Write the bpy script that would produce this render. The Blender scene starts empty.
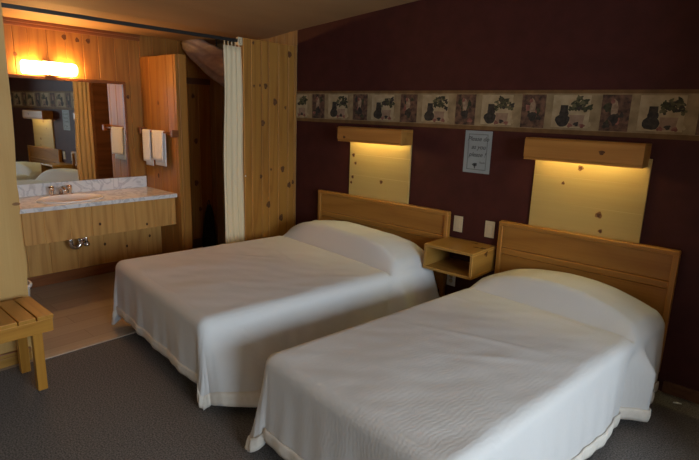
import bpy, bmesh, math, random
from mathutils import Vector, Matrix, noise
random.seed(7)
SC = bpy.context.scene
COL = SC.collection

# ------------------------------------------------------------------ materials
def new_mat(name):
    m = bpy.data.materials.new(name); m.use_nodes = True
    nt = m.node_tree; b = nt.nodes['Principled BSDF']
    return m, nt, b
def N(nt, t, **kw):
    n = nt.nodes.new(t)
    for k, v in kw.items(): setattr(n, k, v)
    return n
def L(nt, a, b): nt.links.new(a, b)
def math_node(nt, op, a, b=None, clamp=False):
    n = N(nt, 'ShaderNodeMath', operation=op, use_clamp=clamp)
    for i, v in enumerate((a, b)):
        if v is None: continue
        if isinstance(v, (int, float)): n.inputs[i].default_value = v
        else: L(nt, v, n.inputs[i])
    return n.outputs[0]
def mix_col(nt, fac, a, b, mode='MIX'):
    n = N(nt, 'ShaderNodeMix', data_type='RGBA', blend_type=mode)
    for sock, v in ((n.inputs[0], fac), (n.inputs[6], a), (n.inputs[7], b)):
        if isinstance(v, (int, float)): sock.default_value = v
        elif isinstance(v, tuple): sock.default_value = (*v[:3], 1)
        else: L(nt, v, sock)
    return n.outputs[2]
def plain(name, col, rough=.5, metal=0., spec=.5):
    m, nt, b = new_mat(name)
    b.inputs['Base Color'].default_value = (*col, 1)
    b.inputs['Roughness'].default_value = rough
    b.inputs['Metallic'].default_value = metal
    b.inputs['Specular IOR Level'].default_value = spec
    return m
def emit(name, col, strength):
    m, nt, b = new_mat(name)
    b.inputs['Base Color'].default_value = (*[min(1, c) for c in col], 1)
    b.inputs['Emission Color'].default_value = (*col, 1)
    b.inputs['Emission Strength'].default_value = strength
    return m
def wood(name, light, dark, axis, knots=.35, rough=.45, bands=12., vary=.25, across=6., spec=.35):
    m, nt, b = new_mat(name)
    tc = N(nt, 'ShaderNodeTexCoord')
    at = N(nt, 'ShaderNodeAttribute', attribute_name='rnd')
    off = N(nt, 'ShaderNodeVectorMath', operation='SCALE'); off.inputs[0].default_value = (17., 31., 23.); L(nt, at.outputs['Fac'], off.inputs['Scale'])
    def coords(ac, al):
        s = [ac, ac, ac]; s['xyz'.index(axis)] = al
        v = N(nt, 'ShaderNodeVectorMath', operation='MULTIPLY'); L(nt, tc.outputs['Object'], v.inputs[0]); v.inputs[1].default_value = s
        a = N(nt, 'ShaderNodeVectorMath', operation='ADD'); L(nt, v.outputs[0], a.inputs[0]); L(nt, off.outputs[0], a.inputs[1])
        return a.outputs[0]
    n1 = N(nt, 'ShaderNodeTexNoise'); n1.inputs['Scale'].default_value = 1; n1.inputs['Detail'].default_value = 1.5; n1.inputs['Distortion'].default_value = .4
    L(nt, coords(across, .45), n1.inputs['Vector'])
    band = math_node(nt, 'PINGPONG', math_node(nt, 'MULTIPLY', n1.outputs['Fac'], bands), 1.)
    band = math_node(nt, 'POWER', band, 2.2)
    n2 = N(nt, 'ShaderNodeTexNoise'); n2.inputs['Scale'].default_value = 1; n2.inputs['Detail'].default_value = 3
    L(nt, coords(90., 2.2), n2.inputs['Vector'])
    f = math_node(nt, 'ADD', math_node(nt, 'MULTIPLY', band, .45), math_node(nt, 'MULTIPLY', n2.outputs['Fac'], .5))
    c = mix_col(nt, f, light, dark)
    tint = N(nt, 'ShaderNodeMapRange'); L(nt, at.outputs['Fac'], tint.inputs[0]); tint.inputs[3].default_value = 1 - vary; tint.inputs[4].default_value = 1 + vary * .5
    comb = N(nt, 'ShaderNodeCombineColor')
    L(nt, tint.outputs[0], comb.inputs[0]); L(nt, tint.outputs[0], comb.inputs[1]); L(nt, math_node(nt, 'POWER', tint.outputs[0], 1.3), comb.inputs[2])
    c = mix_col(nt, 1., c, comb.outputs[0], 'MULTIPLY')
    if knots > 0:
        vo = N(nt, 'ShaderNodeTexVoronoi'); vo.inputs['Scale'].default_value = 1
        L(nt, coords(4.2, 1.6), vo.inputs['Vector'])
        sep = N(nt, 'ShaderNodeSeparateColor'); L(nt, vo.outputs['Color'], sep.inputs[0])
        on = math_node(nt, 'LESS_THAN', sep.outputs[0], knots)
        k = N(nt, 'ShaderNodeMapRange'); L(nt, vo.outputs['Distance'], k.inputs[0]); k.inputs[1].default_value = .05; k.inputs[2].default_value = .11; k.inputs[3].default_value = 1; k.inputs[4].default_value = 0
        c = mix_col(nt, math_node(nt, 'MULTIPLY', math_node(nt, 'MULTIPLY', k.outputs[0], on), .85), c, (dark[0] * .22, dark[1] * .16, dark[2] * .15))
    L(nt, c, b.inputs['Base Color'])
    b.inputs['Roughness'].default_value = rough
    b.inputs['Specular IOR Level'].default_value = spec
    return m
def noisy(name, a, c, scale, rough=.8, detail=4, bump=0., bscale=None, stretch=(1, 1, 1), lo=.35, hi=.65, spec=.3, sheen=0.):
    m, nt, b = new_mat(name)
    tc = N(nt, 'ShaderNodeTexCoord')
    mp = N(nt, 'ShaderNodeMapping'); mp.inputs['Scale'].default_value = stretch; L(nt, tc.outputs['Object'], mp.inputs[0])
    n = N(nt, 'ShaderNodeTexNoise'); n.inputs['Scale'].default_value = scale; n.inputs['Detail'].default_value = detail; L(nt, mp.outputs[0], n.inputs['Vector'])
    r = N(nt, 'ShaderNodeMapRange'); L(nt, n.outputs['Fac'], r.inputs[0]); r.inputs[1].default_value = lo; r.inputs[2].default_value = hi
    L(nt, mix_col(nt, r.outputs[0], a, c), b.inputs['Base Color'])
    b.inputs['Roughness'].default_value = rough; b.inputs['Specular IOR Level'].default_value = spec
    b.inputs['Sheen Weight'].default_value = sheen
    if bump:
        n2 = N(nt, 'ShaderNodeTexNoise'); n2.inputs['Scale'].default_value = bscale or scale; n2.inputs['Detail'].default_value = 3; L(nt, mp.outputs[0], n2.inputs['Vector'])
        bp = N(nt, 'ShaderNodeBump'); bp.inputs['Strength'].default_value = bump; bp.inputs['Distance'].default_value = .01
        L(nt, n2.outputs['Fac'], bp.inputs['Height']); L(nt, bp.outputs[0], b.inputs['Normal'])
    return m

PINE_L, PINE_D = (.60, .275, .060), (.35, .125, .022)
M = {}
M['pine_z'] = wood('knotty_pine_vertical', PINE_L, PINE_D, 'z', knots=.16)
M['pine_plain'] = wood('knotty_pine_clear', PINE_L, PINE_D, 'z', knots=.0, vary=.36)
M['pine_pass'] = wood('knotty_pine_passage', (.55, .33, .14), (.30, .14, .04), 'z', knots=.0)
M['pale_z'] = wood('pale_pine_vertical', (.78, .48, .18), (.60, .32, .09), 'z', knots=.0, rough=.55, bands=7, across=4)
M['oak_x'] = wood('honey_wood_grain_along_x', (.58, .265, .058), (.36, .14, .024), 'x', knots=.0, rough=.4, bands=9, across=5)
M['oak_y'] = wood('honey_wood_grain_along_y', (.58, .265, .058), (.36, .14, .024), 'y', knots=.0, rough=.4, bands=9, across=5)
M['oak_z'] = wood('honey_wood_grain_along_z', (.58, .265, .058), (.36, .14, .024), 'z', knots=.0, rough=.4)
M['shelf_x'] = wood('shelf_wood_grain_along_x', (.54, .285, .07), (.36, .165, .032), 'x', knots=.0, rough=.35, bands=8)
M['shelf_y'] = wood('shelf_wood_grain_along_y', (.54, .285, .07), (.36, .165, .032), 'y', knots=.0, rough=.35, bands=8)
M['box_x'] = wood('valance_wood', (.50, .23, .055), (.31, .12, .024), 'x', knots=.0, rough=.45, bands=8)
M['board_x'] = wood('lamp_board_pine', (.72, .51, .195), (.60, .40, .14), 'x', knots=.0, rough=.5, bands=5, across=5)
M['bench_x'] = wood('bench_wood_x', (.64, .30, .05), (.42, .165, .022), 'x', knots=.0, rough=.35)
M['bench_y'] = wood('bench_wood_y', (.64, .30, .05), (.42, .165, .022), 'y', knots=.0, rough=.35)
M['bench_z'] = wood('bench_wood_z', (.64, .30, .05), (.42, .165, .022), 'z', knots=.0, rough=.35)
M['dark_y'] = wood('dark_trim_wood', (.20, .085, .04), (.10, .035, .015), 'y', knots=.0, rough=.45)
M['red_y'] = wood('red_trim_wood', (.34, .12, .04), (.18, .055, .015), 'y', knots=.0, rough=.4)
M['threshold'] = noisy('beige_threshold', (.42, .34, .26), (.48, .39, .30), 12, rough=.5)
M['pine_front'] = wood('pine_front_strong_grain', (.84, .47, .15), (.50, .215, .055), 'z', knots=.0, bands=16, vary=.22, across=5)
M['knot'] = noisy('knot', (.075, .027, .009), (.14, .055, .018), 60, rough=.6)
M['knot_soft'] = noisy('knot_soft', (.20, .09, .03), (.28, .13, .045), 60, rough=.6)
M['maroon'] = noisy('maroon_wallpaper', (.050, .0108, .0090), (.063, .0138, .0115), 9, rough=.62, bump=.12, bscale=160, spec=.25)
M['ceiling'] = noisy('tan_ceiling', (.33, .205, .10), (.38, .24, .12), 3, rough=.75, stretch=(1, .3, 1))
M['plaster'] = noisy('greige_wall', (.54, .50, .45), (.58, .54, .49), 5, rough=.7)
M['carpet'] = noisy('grey_loop_carpet', (.10, .089, .083), (.23, .207, .192), 130, rough=.95, detail=5, bump=.8, bscale=170, lo=.38, hi=.62, spec=.1)
M['sheet'] = None
M['hem'] = noisy('cream_hem', (.70, .64, .56), (.75, .69, .62), 40, rough=.9, bump=.25, bscale=220, spec=.15)
M['curtain'] = noisy('cream_curtain', (.70, .56, .36), (.76, .62, .41), 4, rough=.85, stretch=(1, 1, .1), spec=.15)
M['towel'] = noisy('white_terry', (.84, .82, .80), (.88, .87, .85), 60, rough=.95, bump=.5, bscale=400, spec=.1)
M['bundle'] = noisy('pale_brown_cloth', (.36, .30, .27), (.50, .42, .38), 12, rough=.45, stretch=(1, 1, 2.5), bump=.4, bscale=14, spec=.5)
M['chrome'] = plain('chrome', (.75, .75, .76), .12, 1.)
M['dark_metal'] = plain('dark_metal', (.035, .032, .03), .45, .6)
M['brass'] = plain('aged_brass', (.30, .20, .10), .35, 1.)
M['white'] = plain('white_plastic', (.80, .79, .76), .35)
M['ivory'] = plain('ivory_plastic', (.58, .47, .30), .4)
M['ivory_dark'] = plain('ivory_shadow_gap', (.42, .37, .28), .5)
M['porcelain'] = plain('porcelain', (.86, .82, .77), .12)
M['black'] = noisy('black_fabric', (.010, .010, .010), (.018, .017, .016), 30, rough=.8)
M['paper'] = noisy('sign_paper', (.25, .275, .28), (.30, .325, .33), 6, rough=.6)
M['ink'] = plain('grey_ink', (.06, .065, .07), .6)
M['ink_pale'] = plain('pale_ink', (.11, .125, .13), .6)
M['parch'] = noisy('border_parchment', (.21, .145, .075), (.32, .23, .125), 14, rough=.7)
M['parch_l'] = noisy('border_parchment_light', (.32, .235, .13), (.43, .325, .195), 18, rough=.7)
M['narrow'] = noisy('border_dark_print', (.040, .022, .016), (.17, .088, .055), 26, rough=.7, detail=6)
M['b_edge'] = noisy('border_edge_brown', (.12, .060, .020), (.17, .088, .032), 14, rough=.7)
M['b_green'] = noisy('border_leaf_green', (.022, .024, .012), (.07, .062, .03), 45, rough=.7)
M['b_leaf'] = noisy('border_leaf_olive', (.07, .065, .03), (.14, .12, .06), 45, rough=.7)
M['b_jar'] = noisy('border_jar_dark', (.020, .017, .015), (.055, .042, .032), 40, rough=.7)
M['b_pot'] = noisy('border_pot_rose', (.24, .15, .095), (.31, .20, .135), 30, rough=.7)
M['b_rose'] = noisy('border_rose', (.16, .05, .04), (.28, .12, .085), 40, rough=.7)
M['b_figure'] = noisy('border_pale_figure', (.22, .14, .085), (.36, .25, .16), 40, rough=.7)
M['mattress'] = noisy('mattress_ticking', (.5, .48, .45), (.55, .53, .5), 20, rough=.9)
M['bedbase'] = plain('dark_bed_base', (.02, .018, .017), .7)
M['sconce_glass'] = emit('lit_frosted_glass', (1., .52, .16), 85.)
M['lamp_tube'] = emit('lit_warm_tube', (1., .91, .40), 32.)

# white bedspread with a woven ripple
def sheet_mat():
    m, nt, b = new_mat('white_ripple_bedspread')
    b.inputs['Base Color'].default_value = (.63, .612, .60, 1)
    b.inputs['Roughness'].default_value = .9
    b.inputs['Specular IOR Level'].default_value = .15
    b.inputs['Sheen Weight'].default_value = .15
    tc = N(nt, 'ShaderNodeTexCoord')
    w = N(nt, 'ShaderNodeTexWave'); w.bands_direction = 'X'
    w.inputs['Scale'].default_value = 16; w.inputs['Distortion'].default_value = 9; w.inputs['Detail'].default_value = 2; w.inputs['Detail Scale'].default_value = .8
    L(nt, tc.outputs['Object'], w.inputs['Vector'])
    n = N(nt, 'ShaderNodeTexNoise'); n.inputs['Scale'].default_value = 9; n.inputs['Detail'].default_value = 3; L(nt, tc.outputs['Object'], n.inputs['Vector'])
    h = math_node(nt, 'ADD', math_node(nt, 'MULTIPLY', w.outputs['Fac'], .24), n.outputs['Fac'])
    bp = N(nt, 'ShaderNodeBump'); bp.inputs['Strength'].default_value = .13; bp.inputs['Distance'].default_value = .010
    L(nt, h, bp.inputs['Height']); L(nt, bp.outputs[0], b.inputs['Normal'])
    return m
M['sheet'] = sheet_mat()

def marble_mat():
    m, nt, b = new_mat('white_grey_marble_laminate')
    tc = N(nt, 'ShaderNodeTexCoord')
    n = N(nt, 'ShaderNodeTexNoise'); n.inputs['Scale'].default_value = 5.5; n.inputs['Detail'].default_value = 6; n.inputs['Distortion'].default_value = 1.6
    L(nt, tc.outputs['Object'], n.inputs['Vector'])
    v = math_node(nt, 'ABSOLUTE', math_node(nt, 'SUBTRACT', n.outputs['Fac'], .5))
    r = N(nt, 'ShaderNodeMapRange'); L(nt, v, r.inputs[0]); r.inputs[1].default_value = 0; r.inputs[2].default_value = .06; r.inputs[3].default_value = 1; r.inputs[4].default_value = 0
    n2 = N(nt, 'ShaderNodeTexNoise'); n2.inputs['Scale'].default_value = 2.5; n2.inputs['Detail'].default_value = 3; L(nt, tc.outputs['Object'], n2.inputs['Vector'])
    c = mix_col(nt, n2.outputs['Fac'], (.74, .73, .73), (.86, .85, .83))
    c = mix_col(nt, math_node(nt, 'MULTIPLY', r.outputs[0], .5), c, (.34, .34, .37))
    L(nt, c, b.inputs['Base Color']); b.inputs['Roughness'].default_value = .22
    return m
M['marble'] = marble_mat()

def vinyl_mat():
    m, nt, b = new_mat('wood_look_vinyl')
    tc = N(nt, 'ShaderNodeTexCoord')
    mp = N(nt, 'ShaderNodeMapping'); mp.inputs['Rotation'].default_value = (0, 0, math.pi / 2); L(nt, tc.outputs['Object'], mp.inputs[0])
    br = N(nt, 'ShaderNodeTexBrick'); L(nt, mp.outputs[0], br.inputs['Vector'])
    br.inputs['Color1'].default_value = (.33, .265, .205, 1); br.inputs['Color2'].default_value = (.40, .325, .25, 1); br.inputs['Mortar'].default_value = (.24, .19, .145, 1)
    br.inputs['Scale'].default_value = 1; br.inputs['Mortar Size'].default_value = .0025; br.inputs['Brick Width'].default_value = .9; br.inputs['Row Height'].default_value = .17
    n = N(nt, 'ShaderNodeTexNoise'); n.inputs['Scale'].default_value = 1; n.inputs['Detail'].default_value = 3
    mp2 = N(nt, 'ShaderNodeMapping'); mp2.inputs['Scale'].default_value = (45, 2, 1); L(nt, tc.outputs['Object'], mp2.inputs[0]); L(nt, mp2.outputs[0], n.inputs['Vector'])
    r = N(nt, 'ShaderNodeMapRange'); L(nt, n.outputs['Fac'], r.inputs[0]); r.inputs[3].default_value = .82; r.inputs[4].default_value = 1.12
    cc = N(nt, 'ShaderNodeCombineColor')
    for i in range(3): L(nt, r.outputs[0], cc.inputs[i])
    L(nt, mix_col(nt, 1., br.outputs['Color'], cc.outputs[0], 'MULTIPLY'), b.inputs['Base Color'])
    b.inputs['Roughness'].default_value = .38
    return m
M['vinyl'] = vinyl_mat()
def mirror_mat():
    m, nt, b = new_mat('mirror_silver')
    b.inputs['Base Color'].default_value = (.80, .83, .80, 1); b.inputs['Metallic'].default_value = 1; b.inputs['Roughness'].default_value = .015
    return m
M['mirror'] = mirror_mat()

# ------------------------------------------------------------------ mesh builder
class MB:
    def __init__(self):
        self.bm = bmesh.new(); self.rl = self.bm.faces.layers.float.new('rnd'); self.mats = []
    def mi(self, mat):
        if mat not in self.mats: self.mats.append(mat)
        return self.mats.index(mat)
    def fin(self, faces, mat, rnd=None, smooth=False):
        r = random.random() if rnd is None else rnd; i = self.mi(mat)
        for f in faces: f[self.rl] = r; f.material_index = i; f.smooth = smooth
    def box(self, x0, x1, y0, y1, z0, z1, mat, bev=0., seg=2, rnd=None):
        g = bmesh.ops.create_cube(self.bm, size=1)
        vs = g['verts']
        for v in vs:
            v.co = Vector(((x0 + x1) / 2 + v.co.x * (x1 - x0), (y0 + y1) / 2 + v.co.y * (y1 - y0), (z0 + z1) / 2 + v.co.z * (z1 - z0)))
        faces = set(f for v in vs for f in v.link_faces)
        if bev:
            es = list(set(e for f in faces for e in f.edges))
            r = bmesh.ops.bevel(self.bm, geom=es, offset=bev, segments=seg, affect='EDGES', profile=.5)
            faces = set(f for f in faces if f.is_valid) | set(r['faces'])
        self.fin(faces, mat, rnd); return faces
    def loft(self, rings, mat, closed=True, caps=True, smooth=True, rnd=None):
        vr = [[self.bm.verts.new(p) for p in ring] for ring in rings]
        fs = []
        n = len(rings[0])
        for a, b in zip(vr, vr[1:]):
            for i in range(n if closed else n - 1):
                j = (i + 1) % n
                fs.append(self.bm.faces.new((a[i], a[j], b[j], b[i])))
        self.fin(fs, mat, rnd, smooth)
        if caps and closed:
            r = 0.5 if rnd is None else rnd
            cf = [self.bm.faces.new(list(reversed(vr[0]))), self.bm.faces.new(vr[-1])]
            self.fin(cf, mat, r, False)
        return fs
    def tube(self, pts, rad, mat, seg=14, caps=True):
        pts = [Vector(p) for p in pts]; rings = []
        rads = rad if isinstance(rad, (list, tuple)) else [rad] * len(pts)
        up = None
        for i, p in enumerate(pts):
            t = (pts[min(i + 1, len(pts) - 1)] - pts[max(i - 1, 0)]).normalized()
            if up is None:
                up = Vector((0, 0, 1)) if abs(t.z) < .9 else Vector((1, 0, 0))
            a = t.cross(up).normalized(); up = a.cross(t).normalized()
            rings.append([p + (a * math.cos(2 * math.pi * k / seg) + up * math.sin(2 * math.pi * k / seg)) * rads[i] for k in range(seg)])
        self.loft(rings, mat, caps=caps)
    def lathe(self, prof, mat, c=(0, 0, 0), seg=32, sx=1., sy=1., caps=False):
        rings = [[Vector((c[0] + sx * r * math.cos(2 * math.pi * k / seg), c[1] + sy * r * math.sin(2 * math.pi * k / seg), c[2] + z)) for k in range(seg)] for r, z in prof]
        self.loft(rings, mat, caps=caps)
    def prism(self, poly, axis, a0, a1, mat, rnd=None, bev=0.):
        def P(u, v, a):
            return {'x': Vector((a, u, v)), 'y': Vector((u, a, v)), 'z': Vector((u, v, a))}[axis]
        va = [self.bm.verts.new(P(u, v, a0)) for u, v in poly]; vb = [self.bm.verts.new(P(u, v, a1)) for u, v in poly]
        n = len(poly); fs = [self.bm.faces.new(va), self.bm.faces.new(list(reversed(vb)))]
        for i in range(n): fs.append(self.bm.faces.new((va[(i + 1) % n], va[i], vb[i], vb[(i + 1) % n])))
        if bev:
            es = list(set(e for f in fs for e in f.edges))
            r = bmesh.ops.bevel(self.bm, geom=es, offset=bev, segments=2, affect='EDGES', profile=.5)
            fs = [f for f in fs if f.is_valid] + list(r['faces'])
        self.fin(fs, mat, rnd)
    def blob(self, c, ru, rv, axis, mat, seg=14, wob=0., off=0.):
        """a flat rounded patch lying in the plane across `axis`"""
        ph = random.random() * 6
        pts = []
        for k in range(seg):
            a = 2 * math.pi * k / seg; q = 1 + wob * math.sin(3 * a + ph) + wob * .6 * math.sin(5 * a + ph * 2)
            u, v = ru * q * math.cos(a), rv * q * math.sin(a)
            pts.append({'x': (c[0], c[1] + u, c[2] + v), 'y': (c[0] + u, c[1], c[2] + v), 'z': (c[0] + u, c[1] + v, c[2])}[axis])
        f = self.bm.faces.new([self.bm.verts.new(p) for p in pts]); self.fin([f], mat)
    def quad(self, pts, mat, rnd=None):
        f = self.bm.faces.new([self.bm.verts.new(p) for p in pts]); self.fin([f], mat, rnd)
    def build(self, name, parent=None, normals=True):
        if normals: bmesh.ops.recalc_face_normals(self.bm, faces=self.bm.faces[:])
        me = bpy.data.meshes.new(name); self.bm.to_mesh(me); self.bm.free()
        for m in self.mats: me.materials.append(m)
        o = bpy.data.objects.new(name, me); COL.objects.link(o)
        if parent is not None: o.parent = parent
        return o
def thing(name, label, cat, loc=(0, 0, 0), rz=0., group=None):
    o = bpy.data.objects.new(name, None); COL.objects.link(o); o.empty_display_size = .1
    o.location = loc; o.rotation_euler = (0, 0, rz); o['label'] = label; o['category'] = cat
    if group: o['group'] = group
    return o
def tag(o, label, cat, group=None):
    o['label'] = label; o['category'] = cat
    if group: o['group'] = group
    return o
def struct(o): o['kind'] = 'structure'; return o

# ------------------------------------------------------------------ camera (solved from the vanishing points)
R = Matrix(((0.74465784, 0.6666683, 0.03221924), (0.17119611, -0.14412023, -0.97463904), (-0.6451175, 0.73128841, -0.22145128)))
cam = bpy.data.cameras.new('camera'); co = bpy.data.objects.new('camera', cam); COL.objects.link(co)
mw = Matrix((R[0], -R[1], -R[2])).transposed().to_4x4(); mw.translation = (0, 0, 1.6)
co.matrix_world = mw; cam.lens = 514.643 / 699 * 36; cam.sensor_width = 36; cam.clip_start = .05
SC.camera = co

# ------------------------------------------------------------------ room shell
YB, XP, XM, XL = 3.443, -3.765, -5.22, -3.5
def ceil_z(x): return 2.29 if x < -4.2 else 2.29 + (x + 4.2) * .1035 if x < XP else 2.335 + (x - XP) * .083

m = MB(); m.box(-3.455, 3.0, -2.1, YB + .1, -.1, 0, M['carpet']); struct(m.build('floor'))
m = MB(); m.box(-6.0, -3.455, -2.1, YB + .1, -.1, 0, M['vinyl']); struct(m.build('floor_vinyl'))
m = MB(); m.box(-3.495, -3.43, .97, YB - .003, -.001, .006, M['threshold'], .002); struct(m.build('trim_1'))
m = MB(); xs = [-6.0, -4.2, XP, 3.0]
poly = [(x, ceil_z(x)) for x in xs] + [(x, ceil_z(x) + .1) for x in reversed(xs)]
m.prism(poly, 'y', -2.1, YB + .1, M['ceiling']); struct(m.build('ceiling'))
# maroon papered wall behind the beds, pine beyond the partition
m = MB(); m.prism([(XP, -.05), (.35, -.05), (.35, ceil_z(.35) + .05), (XP, ceil_z(XP) + .05)], 'y', YB, YB + .1, M['maroon']); struct(m.build('wall_back'))
def planks(mb, axis, a0, a1, face, depth, z0, ztop, mat, w=.12, gap=.004):
    """upright boards: run along `axis` from a0 to a1, front at `face`, going to face+depth"""
    a = a0
    while a < a1 - .001:
        ww = w * random.uniform(.85, 1.25); b = min(a + ww, a1)
        if a1 - b < .04: b = a1
        zt = ztop if not callable(ztop) else min(ztop(a), ztop(b))
        lo, hi = sorted((face, face + depth))
        if axis == 'y': mb.box(lo, hi, a + gap / 2, b - gap / 2, z0, zt, mat, .003, 1)
        else: mb.box(a + gap / 2, b - gap / 2, lo, hi, z0, zt, mat, .003, 1)
        a = b
m = MB(); planks(m, 'x', -6.0, XP, YB, .08, -.02, lambda x: ceil_z(x) + .03, M['pine_pass']); m.box(-6., XP, YB + .006, YB + .09, -.02, 2.3, M['dark_y'])
struct(m.build('wall_alcove_back'))
m = MB(); planks(m, 'y', .7, YB - .002, XM, -.08, -.02, 2.30, M['pine_plain'], .13); m.box(XM - .09, XM - .006, .7, YB, -.02, 2.3, M['dark_y'])
for y, z, r in ((1.526, 2.0, .016), (1.932, 2.187, .02), (2.043, 2.174, .017), (2.14, 2.177, .019), (2.489, 1.686, .016)):
    m.blob((XM + .001, y, z), r, r * 1.2, 'x', M['knot'], wob=.12)
for y, z, r in ((3.225, 1.728, .02), (3.244, 1.236, .024), (3.232, .76, .026), (3.274, .451, .02)):
    m.blob((XM + .001, y, z), r, r * 1.3, 'x', M['knot'], wob=.12)
struct(m.build('wall_mirror'))
m = MB(); m.box(XM - .001, XM + .022, .8, 2.64, 2.262, 2.289, M['red_y'], .004); m.box(XM - .001, XM + .012, .8, 2.64, 2.232, 2.262, M['red_y'], .004); struct(m.build('trim_2'))
m = MB(); m.box(XM - .001, XM + .016, 2.745, YB - .001, 0, .105, M['dark_y'], .004); struct(m.build('baseboard_passage'))
m = MB(); m.box(XM - .001, XM + .02, 2.745, YB - .001, 1.855, 1.92, M['dark_y'], .004); struct(m.build('trim_3'))
# outer shell that the photo does not show: closes the room, daylight enters by the window on the right
m = MB(); m.box(-6.05, -5.95, -2.1, YB + .1, -.05, 2.4, M['plaster']); struct(m.build('wall_far_left'))
m = MB(); m.box(-6.0, 3.0, -2.1, -2.0, -.05, 2.98, M['plaster']); struct(m.build('wall_front'))
XR = 2.9
m = MB(); m.box(.25, .35, 2.45, YB, -.05, 2.75, M['plaster']); m.box(.35, XR + .1, 2.45, 2.55, -.05, 2.98, M['plaster']); struct(m.build('wall_light_block'))  # unseen wall step, added to block daylight from the floor beside the front bed
WY0, WY1, WZ0, WZ1 = -.7, 2.0, 1.0, 2.35
m = MB()
m.box(XR, XR + .1, -2.0, WY0, -.05, 2.98, M['plaster']); m.box(XR, XR + .1, WY1, 2.48, -.05, 2.98, M['plaster'])
m.box(XR, XR + .1, WY0, WY1, -.05, WZ0, M['plaster']); m.box(XR, XR + .1, WY0, WY1, WZ1, 2.98, M['plaster']); struct(m.build('wall_right'))
m = MB()
for y0, y1, z0, z1 in ((WY0, WY1, WZ0, WZ0 + .05), (WY0, WY1, WZ1 - .05, WZ1), (WY0, WY0 + .05, WZ0, WZ1), (WY1 - .05, WY1, WZ0, WZ1), (.675, .725, WZ0, WZ1)):
    m.box(XR + .01, XR + .09, y0, y1, z0, z1, M['pale_z'], .004)
struct(m.build('window_1'))

# left wall with its waney-edged pine facing
edge = [(.942, 0), (.956, .3), (.957, .493), (.966, .62), (.967, .66), (.963, .717), (.958, .85), (.956, .93), (.958, .98), (.966, 1.0), (.964, 1.03), (.958, 1.07), (.96, 1.12), (.966, 1.237), (.974, 1.383), (.978, 1.554), (.978, 1.75), (.978, 1.9), (.982, 2.05), (.982, 2.32)]
m = MB()
m.prism([(.70, 0)] + edge + [(.70, 2.32)], 'x', -3.53, XL, M['pale_z'], rnd=.62, bev=.006)
for a, b in ((.44, .697), (.18, .437), (-.1, .177), (-.4, -.103), (-.7, -.403), (-1.0, -.703), (-1.3, -1.003), (-1.6, -1.303), (-2.0, -1.603)):
    m.box(-3.53, XL, a, b, 0, 2.32, M['pale_z'], .004)
m.blob((XL + .0008, .945, 1.005), .022, .010, 'x', M['knot_soft'])
m.box(-3.81, -3.531, -2.0, .925, 0, 2.30, M['pale_z'])
struct(m.build('wall_left'))
m = MB(); m.box(XL - .001, XL + .014, -2.0, .935, 0, .058, M['shelf_y'], .003); m.box(XL - .001, XL + .02, -2.0, .935, .058, .09, M['red_y'], .006); struct(m.build('baseboard_left'))
m = MB(); m.box(-.44, .25, YB - .014, YB + .001, 0, .075, M['dark_y'], .003); struct(m.build('baseboard_back'))

# planked partition beside the first bed (does not reach the ceiling)
m = MB()
ys = [2.822, 2.905, 3.02, 3.10, 3.215, 3.335, 3.415, YB - .001]
for a, b in zip(ys, ys[1:]):
    m.box(XP - .03, XP, a + .002, b - .002, 0, 2.195, M['pine_plain'], .005, 1)
m.box(XP - .10, XP - .031, 2.823, YB - .001, 0, 2.19, M['dark_y'])
for y, z, r in ((2.935, 1.805, .011), (3.0, 1.815, .011), (3.065, 1.812, .021), (3.174, 1.677, .026), (3.033, 1.487, .023), (3.30, 1.63, .014), (3.007, 1.002, .017), (3.126, 1.06, .011), (3.267, 1.056, .025), (3.352, .895, .024), (3.40, .92, .017), (3.094, .729, .026), (3.25, .583, .028), (3.35, 2.11, .024), (2.93, 2.165, .012)):
    m.blob((XP + .0008, y, z), r * .92, r * 1.2, 'x', M['knot'], wob=.14)
p = m.build('wall_partition'); struct(p)

# stub wall at the end of the vanity
m = MB()
planks(m, 'x', XM, -4.542, 2.632, .03, 0, 2.08, M['pine_plain'], .15)
m.box(-4.575, -4.54, 2.663, 2.742, 0, 2.082, M['pine_z'], .003); m.box(XM, -4.576, 2.663, 2.74, 0, 2.08, M['pine_z'])
m.blob((-4.889, 2.6312, 1.636), .014, .022, 'y', M['knot'], wob=.1)
m.blob((-4.951, 2.6312, .914), .016, .026, 'y', M['knot'], wob=.1)
struct(m.build('wall_stub'))

# ------------------------------------------------------------------ vanity
v = thing('vanity_cabinet', 'plank-fronted pine vanity base under the marble counter', 'vanity', (-4.9, 1.8, 0))
def loc(mb_fn, *a): pass
ox, oy = -4.9, 1.8
m = MB(); planks(m, 'y', .95 - oy, 2.63 - oy, -4.64 - ox, -.02, .457, .735, M['pine_front'], .17, .0012)
m.blob((-4.6392 - ox, 1.886 - oy, .561), .011, .014, 'x', M['knot']); m.blob((-4.6392 - ox, 2.323 - oy, .50), .011, .014, 'x', M['knot'])
m.build('apron_panel', v)
m = MB(); planks(m, 'y', .95 - oy, 2.63 - oy, -4.95 - ox, -.02, .095, .74, M['pine_front'], .2, .0012)
for y, z, r in ((2.044, .289, .012), (2.257, .233, .011), (2.50, .30, .012)): m.blob((-4.9492 - ox, y - oy, z), r, r * 1.3, 'x', M['knot'])
m.build('lower_panel', v)
m = MB(); m.box(-4.972 - ox, -4.935 - ox, .95 - oy, 2.63 - oy, 0, .098, M['red_y'], .003); m.build('kickboard', v)
m = MB(); m.box(XM + .006 - ox, -4.662 - ox, .93 - oy, .95 - oy, 0, .735, M['pine_z']); m.build('side_panel', v)

c = thing('countertop', 'white marbled countertop with backsplash and basin below the mirror', 'countertop', (-4.92, 1.8, .735))
oz = .735; ox = -4.92
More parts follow.
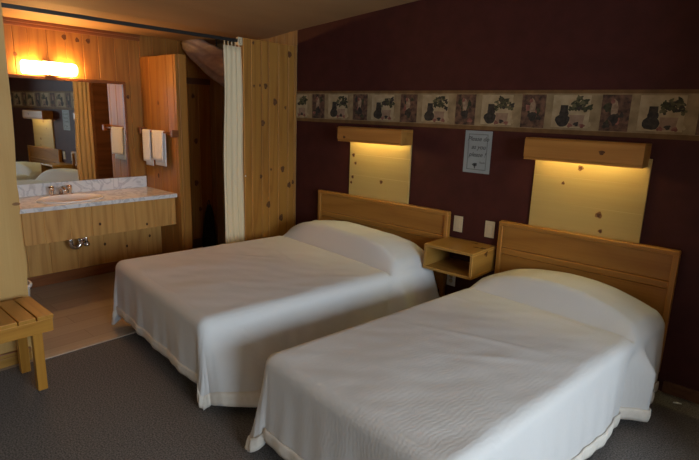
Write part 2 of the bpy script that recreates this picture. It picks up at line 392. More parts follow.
# slab with an oval hole
bc = (-4.86 - ox, 1.74 - oy); ra, rb = .195, .255
m = MB()
def slab(mb, x0, x1, y0, y1, z0, z1, c, ra, rb, mat, n=64):
    inner, outer = [], []
    for k in range(n):
        a = 2 * math.pi * k / n; dx, dy = math.cos(a), math.sin(a)
        inner.append((c[0] + ra * dx, c[1] + rb * dy))
        t = min(((x1 - c[0]) / dx if dx > 1e-6 else (x0 - c[0]) / dx if dx < -1e-6 else 1e9), ((y1 - c[1]) / dy if dy > 1e-6 else (y0 - c[1]) / dy if dy < -1e-6 else 1e9))
        outer.append([c[0] + t * dx, c[1] + t * dy])
    for cx, cy in ((x0, y0), (x0, y1), (x1, y0), (x1, y1)):
        i = min(range(n), key=lambda k: (outer[k][0] - cx) ** 2 + (outer[k][1] - cy) ** 2); outer[i] = [cx, cy]
    rings = [[Vector((p[0], p[1], z)) for p in ring] for ring, z in ((inner, z0), (inner, z1), (outer, z1), (outer, z0))]
    mb.loft(rings, mat, caps=False, smooth=False)
slab(m, XM + .001 - ox, -4.60 - ox, .93 - oy, 2.629 - oy, 0.001, .036, bc, ra, rb, M['marble'])
m.build('slab', c)
m = MB(); m.box(XM + .001 - ox, XM + .02 - ox, .93 - oy, 2.628 - oy, .036, .15, M['marble'], .004); m.build('backsplash', c)
m = MB()
prof = [(1.06, .0365), (1.09, .043), (1.07, .051), (1.02, .052), (.98, .046), (.94, .02), (.84, -.05), (.62, -.10), (.3, -.118), (.06, -.12), (.0, -.12)]
rings = [[Vector((bc[0] + ra * q * math.cos(2 * math.pi * k / 48), bc[1] + rb * q * math.sin(2 * math.pi * k / 48), z)) for k in range(48)] for q, z in prof[:-1]]
m.loft(rings, M['porcelain'], caps=False)
m.lathe([(.02, -.119), (.024, -.117), (.012, -.116), (.001, -.116)], M['chrome'], (bc[0], bc[1], 0), 16)
m.build('basin', c)

f = thing('faucet', 'chrome two-handle faucet at the back of the basin', 'faucet', (-5.10, 1.745, .772))
m = MB(); m.box(-.028, .028, -.10, .10, 0, .018, M['chrome'], .008, 3); m.build('base_plate', f)
m = MB(); m.tube([(0, 0, .015), (0, 0, .05), (.012, 0, .072), (.05, 0, .082), (.095, 0, .072), (.115, 0, .055)], [.017, .017, .016, .014, .012, .011], M['chrome']); m.build('spout', f)
for s in (-1, 1):
    m = MB(); m.lathe([(.0185, .015), (.017, .045), (.024, .05), (.026, .075), (.022, .09), (.0, .093)], M['chrome'], (0, s * .076, 0), 12); m.box(.005, .045, s * .076 - .006, s * .076 + .006, .07, .082, M['chrome'], .003); m.build('handle', f)

d = thing('drain_trap', 'chrome drain pipe hanging below the vanity apron', 'pipe', (-4.82, 1.765, .30))
m = MB()
pts = [(0, -.075, .17), (0, -.075, .10)] + [(0, -.03 - .045 * math.cos(a), .085 - .05 * math.sin(a)) for a in [math.pi * k / 10 for k in range(11)]] + [(0, .015, .17)]
m.tube(pts, .021, M['chrome']); m.build('bend', d)
m = MB(); m.tube([(.0, .015, .09), (.0, .015, .118)], .029, M['chrome'], 8); m.build('slip_nut', d)
m = MB(); m.tube([(0, .015, .16), (0, .015, .44)], .017, M['chrome']); m.tube([(0, -.075, .16), (0, -.075, .30), (-.13, -.075, .30)], .017, M['chrome']); m.build('tailpiece', d)
m = MB(); m.tube([(.025, .055, .06), (.0, .055, .17)], .015, M['chrome'], 10); m.lathe([(.0, .0), (.022, .003), (.028, .014), (.024, .034), (.0, .038)], M['chrome'], (.024, .054, .040), 12); m.build('stop_valve', d)

mi = thing('vanity_mirror', 'wide wood-framed mirror above the marbled backsplash', 'mirror', (XM + .040, 1.75, .89), math.radians(2.6))
m = MB(); m.quad([(.012, 1.06 - 1.75, .0), (.012, 2.43 - 1.75, .0), (.012, 2.43 - 1.75, .915), (.012, 1.06 - 1.75, .915)], M['mirror'])
m.box(.001, .011, 1.05 - 1.75, 2.43 - 1.75, .0, .915, M['dark_metal']); m.build('glass', mi, normals=True)
m = MB(); m.box(.001, .03, 1.02 - 1.75, 2.455 - 1.75, .912, .940, M['red_y'], .003); m.box(.001, .03, 2.428 - 1.75, 2.455 - 1.75, .0, .912, M['red_y'], .003)
m.box(.001, .03, 1.02 - 1.75, 1.06 - 1.75, .0, .912, M['red_y'], .003); m.build('frame', mi)

s = thing('vanity_sconce', 'lit frosted glass wall light glowing above the mirror', 'lamp', (XM, 1.775, 1.90))
m = MB(); m.box(.001, .02, -.10, .10, -.05, .05, M['brass'], .004); m.build('back_plate', s)
m = MB()
ring = lambda y, q: [Vector((.022 + .075 * math.sin(math.pi * k / 12) * q, y, .055 * math.cos(math.pi * k / 12) * q)) for k in range(13)]
m.loft([ring(-.222, .5), ring(-.218, .9), ring(-.205, 1), ring(0, 1), ring(.205, 1), ring(.218, .9), ring(.222, .5)], M['sconce_glass']); m.build('glass_shade', s)
for z in (-.062, .056):
    m = MB(); m.box(.001, .085, -.055, .055, z, z + .008, M['brass'], .002); m.build('clamp', s)

b = thing('towel_bar', 'wooden towel bar on the stub wall face', 'towel bar', (-4.83, 2.63, 1.36))
m = MB(); m.tube([(-.33, -.055, 0), (.30, -.055, 0)], .009, M['red_y'], 10); m.build('bar', b)
for x in (-.325, .29):
    m = MB(); m.box(x - .02, x + .02, -.075, .0, -.035, .03, M['red_y'], .006); m.build('bracket', b)
def towel(x0, x1, zf, zb, label, dy=0.):
    t = thing('hand_towel', label, 'towel', ((x0 + x1) / 2, 2.575, 1.36), 0, 'white hand towels on the bar')
    w = (x1 - x0) / 2; m = MB(); rows = []
    prof = [(.0095, -zb)] + [(.0095, -zb + (zb) * k / 8) for k in range(1, 8)] + [(.0095 * math.cos(a), .0095 * math.sin(a)) for a in [math.pi * k / 8 for k in range(9)]] + [(-.0095 - .008 * k / 8, -zf * k / 8) for k in range(1, 9)]
    thick = .006
    def row(x, sgn):
        out = []
        for i, (yy, zz) in enumerate(prof):
            fold = .006 * math.sin(x * 42 + zz * 3) * min(1, abs(zz) * 4)
            n = Vector((0, yy, max(zz, 0))).normalized() if zz > 0 else Vector((0, 1 if yy > 0 else -1, 0))
            q = Vector((x * (1 - .10 * min(0, zz) * -1), yy + (fold if yy < 0 else 0), zz)) + n * (thick if sgn else 0)
            out.append(q)
        return out
    nx = 9
    rings = []
    for k in range(nx + 1):
        x = -w + 2 * w * k / nx
        rings.append(row(x, 1) + list(reversed(row(x, 0))))
    m.loft(rings, M['towel']); o = m.build('cloth', t)
    return t
towel(-5.105, -4.955, .30, .345, 'white hand towel on the bar nearer the mirror')
towel(-4.915, -4.70, .275, .33, 'white hand towel on the bar nearer the stub wall edge')

# ------------------------------------------------------------------ curtain, rod
r = thing('curtain_rod', 'dark curtain rod under the ceiling across the alcove opening', 'curtain rod', (XP - .02, 1.9, 2.166))
m = MB(); m.box(-.010, .010, .927 - 1.9, 2.775 - 1.9, -.013, .013, M['dark_metal'], .003); m.build('rail', r)
m = MB(); m.box(-.016, .016, 2.775 - 1.9, 2.821 - 1.9, -.035, .03, M['ivory'], .004); m.box(-.006, .019, 2.785 - 1.9, 2.805 - 1.9, -.022, .012, M['dark_metal'], .002); m.build('end_bracket', r)
cu = thing('alcove_curtain', 'cream pleated curtain drawn against the pine partition', 'curtain', (XP - .02, 2.724, 0))
m = MB(); n = 60; rows = []
zs = [2.118 - 2.06 * k / 30 for k in range(31)]
for z in zs:
    t = (2.118 - z) / 2.06; row = []
    wl = -.090 - .025 * t + .008 * math.sin(t * 9); wr = .094 + .014 * t + .003 * math.sin(t * 7)
    for k in range(n + 1):
        u = k / n; amp = .013 * (.55 + .6 * t) * (.7 + .3 * math.sin(u * 11))
        row.append(Vector((amp * math.sin(u * 2 * math.pi * 3.6 + .6 * math.sin(t * 4)) + .004 * math.sin(t * 13 + u * 5), wl + (wr - wl) * u, z)))
    rows.append(row)
m.loft(rows, M['curtain'], closed=False, caps=False)
o = m.build('drape', cu, normals=False); md = o.modifiers.new('s', 'SOLIDIFY'); md.thickness = .003
for k in range(5):
    m = MB(); y = -.075 + k * .036
    m.box(-.004, .004, y - .003, y + .003, 2.105, 2.153, M['ivory'], .001); m.build('hook', cu)
m = MB(); m.lathe([(0, -.006), (.006, -.003), (.006, .003), (0, .006)], M['white'], (.03, .099, 1.02), 10); m.build('tieback_knob', cu)

# pale bundled cloth under the ceiling in the passage
m = MB(); path = [(-5.17, 3.12, 2.255), (-5.08, 3.13, 2.235), (-4.98, 3.14, 2.20), (-4.86, 3.16, 2.14), (-4.74, 3.18, 2.08), (-4.62, 3.20, 2.015), (-4.50, 3.21, 1.96), (-4.40, 3.21, 1.93), (-4.36, 3.21, 1.92)]
rr = [.055, .085, .11, .12, .145, .155, .15, .11, .03]; rings = []
for i, p in enumerate(path):
    t = (Vector(path[min(i + 1, 8)]) - Vector(path[max(i - 1, 0)])).normalized(); a = t.cross(Vector((0, 0, 1))).normalized(); u = a.cross(t)
    ring = []
    for k in range(40):
        an = 2 * math.pi * k / 40; q = rr[i] * (1 + .10 * math.sin(5 * an + i * .35) + .06 * math.sin(9 * an - i * .5))
        ring.append(Vector(p) + a * math.cos(an) * q * .8 + u * math.sin(an) * q)
    rings.append(ring)
m.loft(rings, M['bundle']); tag(m.build('cloth_bundle'), 'pale brown cloth bundled up under the ceiling behind the curtain', 'cloth')
m = MB(); m.tube([(-4.70, 3.19, 2.14), (-4.70, 3.19, 2.293)], .008, M['dark_metal'], 8)
bo = m.build('hanging_strap'); bo.parent = bpy.data.objects['cloth_bundle']

# dark thing in the corner of the passage
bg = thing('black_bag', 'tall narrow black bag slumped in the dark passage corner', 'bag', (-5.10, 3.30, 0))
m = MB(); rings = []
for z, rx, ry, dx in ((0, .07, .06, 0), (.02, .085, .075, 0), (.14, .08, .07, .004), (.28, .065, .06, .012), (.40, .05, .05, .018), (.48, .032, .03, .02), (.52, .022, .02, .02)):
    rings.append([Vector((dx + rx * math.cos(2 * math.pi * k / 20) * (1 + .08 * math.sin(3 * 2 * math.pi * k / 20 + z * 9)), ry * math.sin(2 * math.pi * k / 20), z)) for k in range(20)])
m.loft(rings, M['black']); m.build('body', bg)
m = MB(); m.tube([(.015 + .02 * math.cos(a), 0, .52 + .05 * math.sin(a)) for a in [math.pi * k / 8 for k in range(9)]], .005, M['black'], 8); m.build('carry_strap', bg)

# white waste bin peeking from behind the left wall
wb = thing('waste_bin', 'white waste bin just peeping from behind the left wall', 'bin', (-4.06, 1.0, 0))
m = MB(); m.lathe([(.0, .0), (.085, .0), (.10, .02), (.123, .33), (.123, .335), (.118, .335), (.095, .025), (.0, .02)], M['white'], (0, 0, 0), 28); m.build('body', wb)
m = MB(); m.lathe([(.122, .315), (.134, .318), (.137, .33), (.132, .342), (.119, .34)], M['white'], (0, 0, 0), 28); m.build('rim', wb)

# ------------------------------------------------------------------ headboards
def headboard(x0, x1, label, x_off):
    cx = (x0 + x1) / 2; t = thing('headboard', label, 'headboard', (cx, YB, 0), 0, 'wooden headboards'); w = (x1 - x0) / 2
    m = MB(); m.box(-w + .03, w - .03, -.030, -.002, .70, .86, M['oak_x'], .004, rnd=.9); m.box(-w + .03, w - .03, -.036, -.002, .652, .697, M['oak_x'], .008, 3, rnd=.6); m.box(-w + .03, w - .03, -.030, -.002, .40, .649, M['oak_x'], .003, rnd=.2); m.box(-w + .03, w - .03, -.030, -.002, .25, .397, M['oak_x'], .003, rnd=.5); m.build('panel', t)
    m = MB(); m.box(-w, w, -.052, -.001, .858, .888, M['oak_x'], .007, 3, rnd=.45); m.build('top_rail', t)
    for s in (-1, 1):
        m = MB(); a, b = sorted((s * w, s * (w - .032))); m.box(a, b, -.05, -.001, .12, .859, M['oak_z'], .006, 3, rnd=.5); m.build('side_rail', t)
    return t
headboard(-3.405, -1.995, 'honey wood headboard of the bed beside the partition', 0)
headboard(-1.578, -.468, 'honey wood headboard of the bed in front', 0)

# ------------------------------------------------------------------ reading lamps with valance boxes and pale boards
def wall_lamp(x0, x1, bx0, bx1, z0, z1, zb, label, knots, bk):
    cx = (x0 + x1) / 2; t = thing('valance_lamp', label, 'wall lamp', (cx, YB, zb), 0, 'wooden reading lamps above the headboards')
    m = MB(); n = 3; zz = [zb, zb + (z0 - zb + .03) * .36, zb + (z0 - zb + .03) * .72, z0 + .05]
    for a, b in zip(zz, zz[1:]): m.box(x0 - cx, x1 - cx, -.018, -.001, a - zb, b - zb - .0004, M['board_x'], .0006, 1)
    for x, z, r in knots: m.blob((x - cx, -.0188, z - zb), r, r, 'y', M['knot_soft'], wob=.15); m.blob((x - cx, -.0192, z - zb), r * .55, r * .6, 'y', M['knot'], wob=.15)
    m.build('back_board', t)
    m = MB(); A, B = bx0 - cx, bx1 - cx; q0, q1 = z0 - zb, z1 - zb
    pr = [(-.165, q1 - .012), (-.153, q1), (-.146, q1), (-.146, q0 + .022), (-.150, q0), (-.158, q0), (-.158, q0 + .012), (-.166, q0 + .022)]
    m.prism([(y, z) for y, z in pr], 'x', A, B, M['box_x'], rnd=.6)
    for x, z, r in bk: m.blob((x - cx, -.1668, z - zb), r, r * .8, 'y', M['knot'], wob=.15)
    m.build('front_board', t)
    m = MB(); m.box(A + .001, B - .001, -.147, -.001, q1 - .018, q1 - .001, M['box_x'], .002); m.build('top_board', t)
    for s, xx in ((1, A), (-1, B)):
        a, b = sorted((xx + s * .001, xx + s * .018)); m = MB(); m.box(a, b, -.147, -.001, q0 + .002, q1 - .018, M['box_x'], .002); m.build('end_board', t)
    m = MB(); m.tube([(A + .06, -.075, q1 - .055), (B - .06, -.075, q1 - .055)], .013, M['lamp_tube'], 12); m.build('light_tube', t)
    m = MB(); m.box(A + .05, B - .05, -.10, -.05, q1 - .038, q1 - .019, M['white'], .003); m.build('tube_holder', t)
    return t
wall_lamp(-3.045, -2.398, -3.065, -2.395, 1.363, 1.488, .889, 'lit wooden valance lamp over the bed beside the partition',
          [(-3.002, 1.242, .017), (-2.976, 1.174, .014), (-2.682, 1.039, .017), (-3.005, 1.05, .015), (-3.02, 1.0, .013)], [(-2.985, 1.40, .014)])
wall_lamp(-1.378, -.69, -1.402, -.706, 1.345, 1.485, .889, 'lit wooden valance lamp over the bed in front',
          [(-1.082, 1.307, .018), (-1.179, 1.2, .011), (-.937, 1.025, .021), (-.915, .925, .013)], [(-.928, 1.42, .017)])

# ------------------------------------------------------------------ wallpaper border
bd = MB(); X0, X1, Z0, Z1 = XP + .001, .249, 1.512, 1.788; ox = -1.7; oz = 1.65
def bq(x0, x1, z0, z1, y, mat):
    x0, x1 = max(x0, X0), min(x1, X1)
    if x1 - x0 > .002: bd.box(x0 - ox, x1 - ox, -y, -.0002, z0 - oz, z1 - oz, mat)
def bl(x, z, rx, rz, y, mat, wob=.12):
    if X0 + rx < x < X1 - rx: bd.blob((x - ox, -y, z - oz), rx, rz, 'y', mat, wob=wob)
bq(X0, X1, Z0, Z1, .0012, M['parch'])
bq(X0, X1, Z1 - .022, Z1, .0018, M['b_edge']); bq(X0, X1, Z0, Z0 + .028, .0018, M['b_edge'])
k = -1
while True:
    n0 = -3.55 + .5075 * k
    if n0 > X1: break
    zl, zh = Z0 + .032, Z1 - .028
    bq(n0, n0 + .162, zl, zh, .0016, M['narrow'])
    for q in range(7): bl(n0 + random.uniform(.03, .13), random.uniform(zl + .03, zh - .03), random.uniform(.010, .024), random.uniform(.012, .028), .0019 + q * .00004, random.choice([M['b_green'], M['b_jar'], M['b_rose'], M['b_green']]), .2)
    bl(n0 + .075, zl + .135, .020, .055, .0023, M['b_figure'], .12); bl(n0 + .078, zl + .075, .030, .03, .00235, M['b_jar'], .15)
    bl(n0 + .062, zl + .175, .012, .014, .0024, M['b_rose'], .1)
    w0 = n0 + .175; w1 = n0 + .4975
    bq(w0 + .035, w1 - .055, zl + .01, zh - .004, .0016, M['parch_l'])
    # potted plant with a dark jar before it
    jx = w0 + .105; px = w0 + .195
    for q in range(34):
        a = random.uniform(-.5, math.pi + .5); rr_ = random.uniform(.0, .066)
        bl(px + .008 + rr_ * math.cos(a) * 1.0, zl + .135 + rr_ * math.sin(a) * .95, random.uniform(.010, .020), random.uniform(.008, .017), .0020 + q * .00002, random.choice([M['b_green'], M['b_green'], M['b_jar'], M['b_leaf']]), .3)
    if X0 < px - .04 and px + .04 < X1:
        bd.quad([(px - .040 - ox, -.0028, zl + .018 - oz), (px + .036 - ox, -.0028, zl + .018 - oz), (px + .046 - ox, -.0028, zl + .09 - oz), (px - .048 - ox, -.0028, zl + .09 - oz)], M['b_pot'])
    bl(jx, zl + .055, .046, .040, .0030, M['b_jar'], .06); bl(jx + .006, zl + .10, .030, .03, .00305, M['b_jar'], .08)
    if X0 < jx - .03 and jx + .03 < X1:
        bd.quad([(jx - .020 - ox, -.0031, zl + .10 - oz), (jx + .030 - ox, -.0031, zl + .10 - oz), (jx + .028 - ox, -.0031, zl + .150 - oz), (jx - .018 - ox, -.0031, zl + .150 - oz)], M['b_jar'])
    for q in range(4): bl(jx + .05 + q * .038, zl + .024 + .010 * (q % 2), .016, .013, .0032, (M['b_rose'], M['b_jar'], M['b_rose'], M['parch_l'])[q], .2)
    k += 1
bo = bd.build('wallpaper_border'); bo.location = (ox, YB, oz)
tag(bo, 'printed wallpaper border of potted plants and jars along the maroon wall', 'wallpaper border')

# ------------------------------------------------------------------ paper sign
def text_mesh(name, s, size, x, z, parent, mat, y=-.0022, shear=.28, align='CENTER'):
    cv = bpy.data.curves.new(name, 'FONT'); cv.body = s; cv.size = size; cv.align_x = align; cv.shear = shear; cv.extrude = .0002; cv.offset = .0006
    tmp = bpy.data.objects.new(name, cv); COL.objects.link(tmp)
    dg = bpy.context.evaluated_depsgraph_get(); me = bpy.data.meshes.new_from_object(tmp.evaluated_get(dg))
    bpy.data.objects.remove(tmp); me.materials.clear(); me.materials.append(mat); me.name = name
    o = bpy.data.objects.new(name, me); COL.objects.link(o); o.parent = parent
    o.location = (x, y, z); o.rotation_euler = (math.pi / 2, 0, 0); return o
sg = thing('paper_sign', 'white paper notice with a thin ruled frame on the maroon wall', 'sign', (-1.821, YB, 1.353))
m = MB(); m.box(-.107, .107, -.0015, -.0002, -.152, .152, M['paper']); m.build('sheet', sg)
m = MB()
for x0, x1, z0, z1 in ((-.078, .076, .124, .129), (-.078, .076, -.129, -.124), (-.078, -.073, -.129, .129), (.071, .076, -.129, .129)): m.box(x0, x1, -.0021, -.0014, z0, z1, M['ink_pale'])
m.build('ruled_frame', sg)
text_mesh('lettering', 'Please do', .044, 0, .080, sg, M['ink'])
text_mesh('lettering', 'as you', .044, .006, .022, sg, M['ink'])
text_mesh('lettering', 'please !', .044, .0, -.033, sg, M['ink'])
text_mesh('lettering', 'xxx'.replace('xxx', 'Thanks'), .017, .043, -.080, sg, M['ink_pale'])
m = MB(); m.blob((-.018, -.0022, -.092), .014, .013, 'y', M['ink'], wob=.2); m.blob((-.004, -.0022, -.090), .010, .011, 'y', M['ink'], wob=.2)
m.quad([(-.016, -.0022, -.12), (-.008, -.0022, -.12), (-.006, -.0022, -.09), (-.018, -.0022, -.09)], M['ink']); m.build('emblem', sg)

# ------------------------------------------------------------------ switches and outlet
def plate(name, x, z, label, cat, kind):
    t = thing(name, label, cat, (x, YB, z), 0, 'wall plates between the headboards')
    m = MB(); m.box(-.038, .038, -.007, -.0005, -.061, .061, M['ivory'] if kind != 'outlet' else M['white'], .003); m.build('plate', t)
    if kind == 'switch':
        m = MB(); m.box(-.017, .017, -.0095, -.006, -.034, .034, M['ivory'], .002); m.build('rocker', t)
        m = MB(); m.box(-.019, .019, -.0072, -.006, -.036, .036, M['ivory_dark']); m.build('gap_shade', t)  # darker ivory ring paints in the shade of the gap around the rocker
    else:
        for s in (-1, 1):
            m = MB(); m.lathe([(.0, -.002), (.016, -.002), (.016, .002), (.0, .002)], M['ivory'], (0, 0, 0), 18); o = m.build('receptacle', t); o.rotation_euler = (math.pi / 2, 0, 0); o.location = (0, -.0075, s * .02)
    return t
plate('switch_plate', -1.929, .801, 'ivory switch plate on the maroon wall nearer the partition-side headboard', 'switch', 'switch')
plate('switch_plate', -1.667, .803, 'ivory switch plate on the maroon wall close to the front headboard', 'switch', 'switch')
plate('wall_outlet', -1.951, .36, 'white wall outlet low under the nightstand box', 'outlet', 'outlet')

# ------------------------------------------------------------------ nightstand box
ns = thing('nightstand_box', 'open-fronted wooden nightstand box hung between the beds', 'nightstand', (-1.803, YB, .503))
W, D, H = .198, .345, .188
m = MB(); m.box(-W, W, -D, -.001, H - .021, H, M['shelf_x'], .004)
for x, y, rx, ry in ((.13, -.16, .035, .012), (.17, -.15, .02, .02), (.06, -.06, .03, .01)): m.blob((x, y, H + .0006), rx, ry, 'z', M['knot'], wob=.3)
m.build('top', ns)
m = MB(); m.box(-W, W, -D, -.001, 0, .021, M['shelf_x'], .004); m.build('bottom', ns)
for s in (-1, 1):
    a, b_ = sorted((s * W, s * (W - .021))); m = MB(); m.box(a, b_, -D + .001, -.001, .0205, H - .0205, M['shelf_y'], .003)
    if s > 0: m.blob((W + .0006, -.15, H - .035), .022, .018, 'x', M['knot'], wob=.3)
    m.build('side', ns)

# ------------------------------------------------------------------ beds
def smooth(a, b, x):
    t = max(0., min(1., (x - a) / (b - a))); return t * t * (3 - 2 * t)
def make_bed(name, label, cx, cy, rz, W, Ln, top, drop, seed, side_pleat, corner_l, corner_r, pil_h, pil_e, flap, head_flare):
    t = thing('bed', label, 'bed', (cx, cy, 0), rz, 'beds with white bedspreads')
    m = MB(); m.box(-W / 2 + .05, W / 2 - .05, -Ln + .05, -.03, .25, top - .045, M['mattress'], .04, 3); m.build('mattress', t)
    m = MB(); m.box(-W / 2 + .06, W / 2 - .06, -Ln + .07, -.04, .09, .25, M['bedbase'], .01); m.build('base', t)
    for sx in (-1, 1):
        for yy in (-.2, -Ln + .25):
            m = MB(); m.tube([(sx * (W / 2 - .18), yy, 0), (sx * (W / 2 - .18), yy, .1)], .025, M['bedbase'], 10); m.build('leg', t)
    r = .055; hw = W / 2 - r; hl = Ln - r; ext = drop + r * (math.pi / 2 - 1) + 0.0
    HEMW = .07
    def axis_samples(half, two_sided):
        inn = [half * k / 44 for k in range(45)] if not two_sided else None
        dr = [ext * k / 30 for k in range(1, 25)]; dr = [d for d in dr if d < ext - HEMW - .004]
        dr += [ext - HEMW] + [ext - HEMW + HEMW * k / 4 for k in range(1, 5)]
        if two_sided:
            base = [-half + 2 * half * k / 60 for k in range(61)]
            return [-half - d for d in reversed(dr)] + base + [half + d for d in dr]
        base = [half * k / 130 for k in range(131)]
        return base + [half + d for d in dr]
    S = axis_samples(hw, True); T = axis_samples(hl, False)
    def fold(p, d, amp, freq, ph):
        return amp * d * (math.sin(p * freq + ph + 1.3 * math.sin(p * 5 + ph)) + .5 * math.sin(p * freq * 2.3 + ph * 2))
    def surf(s, tt, extra=0.):
        ds = max(0., abs(s) - hw); dt = max(0., tt - hl); sg_ = 1 if s > 0 else -1
        bx = max(-hw, min(hw, s)); by = min(hl, tt)
        q = math.hypot(ds, dt); dm = max(ds, dt)
        if dm <= 0:
            ox_ = oy_ = 0.; dz = 0.; dirx = diry = 0.; d = 0.
        else:
            dirx, diry = ds / q, dt / q
            corner = 2 * min(ds, dt) / (ds + dt + 1e-9)
            d = dm * (1 + .11 * corner) * (1 if ds >= dt else 1 - .10 * (1 - corner) ** 2)
            if d < r * math.pi / 2: out = r * math.sin(d / r); dz = r * (1 - math.cos(d / r)); rest = 0.
            else:
                rest = d - r * math.pi / 2; out = r; dz = r + rest
            cs = corner_l if s < 0 else corner_r
            fl = .015 + cs * corner
            out += rest * fl + extra * min(1, rest * 10)
            # soft hanging folds
            along = tt if ds >= dt else s + 5
            f_ = fold(along, rest / .4, .006, 21, seed) * (1 - .6 * corner) + noise.noise(Vector((along * 3.5, rest * 2, seed))) * .022 * rest / .4
            if ds >= dt:
                amp = side_pleat[0 if s < 0 else 1]
                if s > 0: f_ += flap * math.exp(-((tt - (Ln - .22)) / .17) ** 2) * (rest / .4) ** 1.4
                if s > 0: f_ += head_flare * smooth(.62, .15, tt) * min(1, rest / .22)
                f_ += amp * math.exp(-((tt - .37 + .04 * rest) / .042) ** 2) * min(1, rest / .12) - amp * .5 * (math.exp(-((tt - .47) / .035) ** 2) + math.exp(-((tt - .25) / .05) ** 2)) * min(1, rest / .12)
                f_ += .018 * math.exp(-((tt - .15) / .05) ** 2) * min(1, rest / .2) + .015 * math.exp(-((tt - .30) / .035) ** 2) * min(1, rest / .2)
            out += f_
            ox_, oy_ = dirx * out, diry * out
        x = bx + sg_ * ox_; y = -(by + oy_); z = top - dz
        # pillow under the spread
        px = min(1., abs(s) / (hw + r * .9)); 
        ends = max(0., 1 - px ** pil_e)
        rise = smooth(.435, .335, tt) * (1 - .18 * smooth(.20, .0, tt))
        side = 1 if dm <= 0 else max(0., 1 - dm / .12)
        z += pil_h * rise * ends * side + (.018 * rise * side)
        z -= .028 * math.exp(-((tt - .437) / .014) ** 2) * side * (1 if px < .98 else 0)
        z += .010 * (1 - px ** 2) * (1 if dm <= 0 else 0) * smooth(0, .3, hl - tt)
        if dm <= 0:
            z += .006 * noise.noise(Vector((s * 3.1 + seed, tt * 3.7, seed))) + .0035 * noise.noise(Vector((s * 9 + tt * 5, tt * 8, seed + 4)))
            for a, b_, c_, w_, h_ in wr:
                dd = (s * math.cos(a) + tt * math.sin(a) - b_); ll = (-s * math.sin(a) + tt * math.cos(a) - c_)
                z += h_ * math.exp(-(dd / .018) ** 2) * math.exp(-(ll / w_) ** 2)
        # hem line: sags a little unevenly; whatever reaches the floor spreads outward
        if dm > 0 and rest > 0: z += .016 * (rest / .4) * noise.noise(Vector((along * 1.2, 7.1, seed)))
        if z < .012:
            o_ = (.012 - z); x += sg_ * dirx * o_ * .9; y -= diry * o_ * .9; z = .012 + .006 * math.sin(o_ * 60) + .004 * noise.noise(Vector((x * 20, y * 20, 0))) + .006
        return Vector((x, y, z))
    rs = random.Random(seed * 10)
    wr = [(rs.uniform(.5, 2.4), rs.uniform(.1, 1.2), rs.uniform(-.3, .9), rs.uniform(.12, .3), rs.uniform(.004, .009)) for _ in range(9)]
    m = MB(); rows = [[surf(s, tt) for s in S] for tt in T]
    m.loft(rows, M['sheet'], closed=False, caps=False)
    sp = m.build('bedspread', t, normals=True)
    md = sp.modifiers.new('s', 'SOLIDIFY'); md.thickness = .006; md.offset = -1
    # hem band sewn on at the bottom edge
    m = MB(); fs = []
    vs = {}
    def V(i, j):
        if (i, j) not in vs:
            e = max(abs(S[j]) - hw, T[i] - hl) - (ext - HEMW); u = max(0, min(1, e / HEMW))
            vs[(i, j)] = m.bm.verts.new(surf(S[j], T[i], .004 + .006 * math.sin(math.pi * (.15 + .8 * u))))
        return vs[(i, j)]
    for i in range(len(T) - 1):
        for j in range(len(S) - 1):
            ms = max(abs((S[j] + S[j + 1]) / 2) - hw, (T[i] + T[i + 1]) / 2 - hl)
            if ms > ext - HEMW: fs.append(m.bm.faces.new((V(i, j), V(i, j + 1), V(i + 1, j + 1), V(i + 1, j))))
    m.fin(fs, M['hem'], None, True)
    hm = m.build('hem', sp, normals=True); hm['label'] = 'cream hem band'
    md = hm.modifiers.new('s', 'SOLIDIFY'); md.thickness = .007; md.offset = 0
    return t
make_bed('bed', 'wider white-covered bed between the partition and the nightstand box', -2.69, 3.305, math.radians(-6.8), 1.40, 1.86, .515, .445, 1.7, (.02, .03), .13, .08, .142, 4.5, .24, .10)
make_bed('bed', 'narrower white-covered bed in front, right of the nightstand box', -.985, 3.325, math.radians(-6.2), 1.06, 2.02, .515, .455, 4.3, (.02, .085), .16, .12, .118, 2.3, .0, .0)

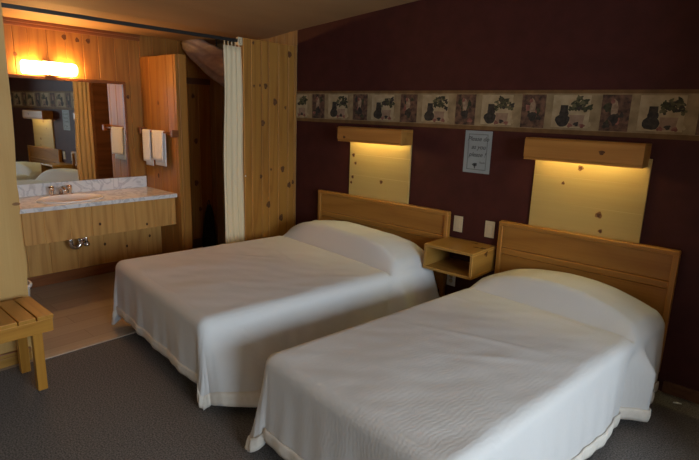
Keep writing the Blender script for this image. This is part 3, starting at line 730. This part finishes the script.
# ------------------------------------------------------------------ slatted luggage bench
lb = thing('luggage_bench', 'slatted honey wood bench against the left pine wall', 'bench', (-3.21, .49, 0))
bx0, bx1, by0, by1 = -.195, .195, -.44, .445
y = by1
while y > by0 + .02:
    m = MB(); m.box(bx0, bx1, y - .082, y, .428, .452, M['bench_x'], .004); m.build('slat', lb); y -= .0895
for x0_, x1_ in ((bx1 - .028, bx1 - .004), (bx0 + .004, bx0 + .028)):
    m = MB(); m.box(x0_, x1_, by0 + .005, by1 - .005, .352, .4285, M['bench_y'], .003); m.build('rail', lb)
for y0_ in (by1 - .027, by0 + .005):
    m = MB(); m.box(bx0 + .028, bx1 - .028, y0_, y0_ + .022, .36, .4285, M['bench_x'], .003); m.build('end_rail', lb)
for x0_ in (bx1 - .074, bx0 + .03):
    for y0_ in (by1 - .105, by0 + .05):
        m = MB(); m.box(x0_, x0_ + .044, y0_, y0_ + .05, 0, .4285, M['bench_z'], .004); m.build('leg', lb)

m = MB(); m.tube([(-.02, -.01, .006), (0, 0, .007), (.02, .004, .006)], [.004, .006, .003], M['white'], 8)
o = m.build('paper_scrap'); o.location = (-.34, 3.34, 0); tag(o, 'tiny white scrap on the dark carpet by the maroon wall', 'scrap')

# ------------------------------------------------------------------ light: daylight through the window, lamps emit
w = bpy.data.worlds.new('daylight'); SC.world = w; w.use_nodes = True
bgn = w.node_tree.nodes['Background']; bgn.inputs[0].default_value = (.72, .87, 1., 1); bgn.inputs[1].default_value = 19.5
al = bpy.data.lights.new('window_portal', 'AREA'); al.shape = 'RECTANGLE'; al.size = WY1 - WY0; al.size_y = WZ1 - WZ0; al.cycles.is_portal = True
ao = bpy.data.objects.new('window_portal', al); COL.objects.link(ao); ao.location = (XR + .12, (WY0 + WY1) / 2, (WZ0 + WZ1) / 2); ao.rotation_euler = (math.radians(90), 0, math.radians(90))

SC.view_settings.view_transform = 'Standard'; SC.view_settings.look = 'None'; SC.view_settings.gamma = 1; SC.view_settings.use_curve_mapping = False
SC.view_settings.exposure = 0
SC.cycles.use_denoising = True
SC.cycles.max_bounces = 10; SC.cycles.diffuse_bounces = 6; SC.cycles.sample_clamp_indirect = 4
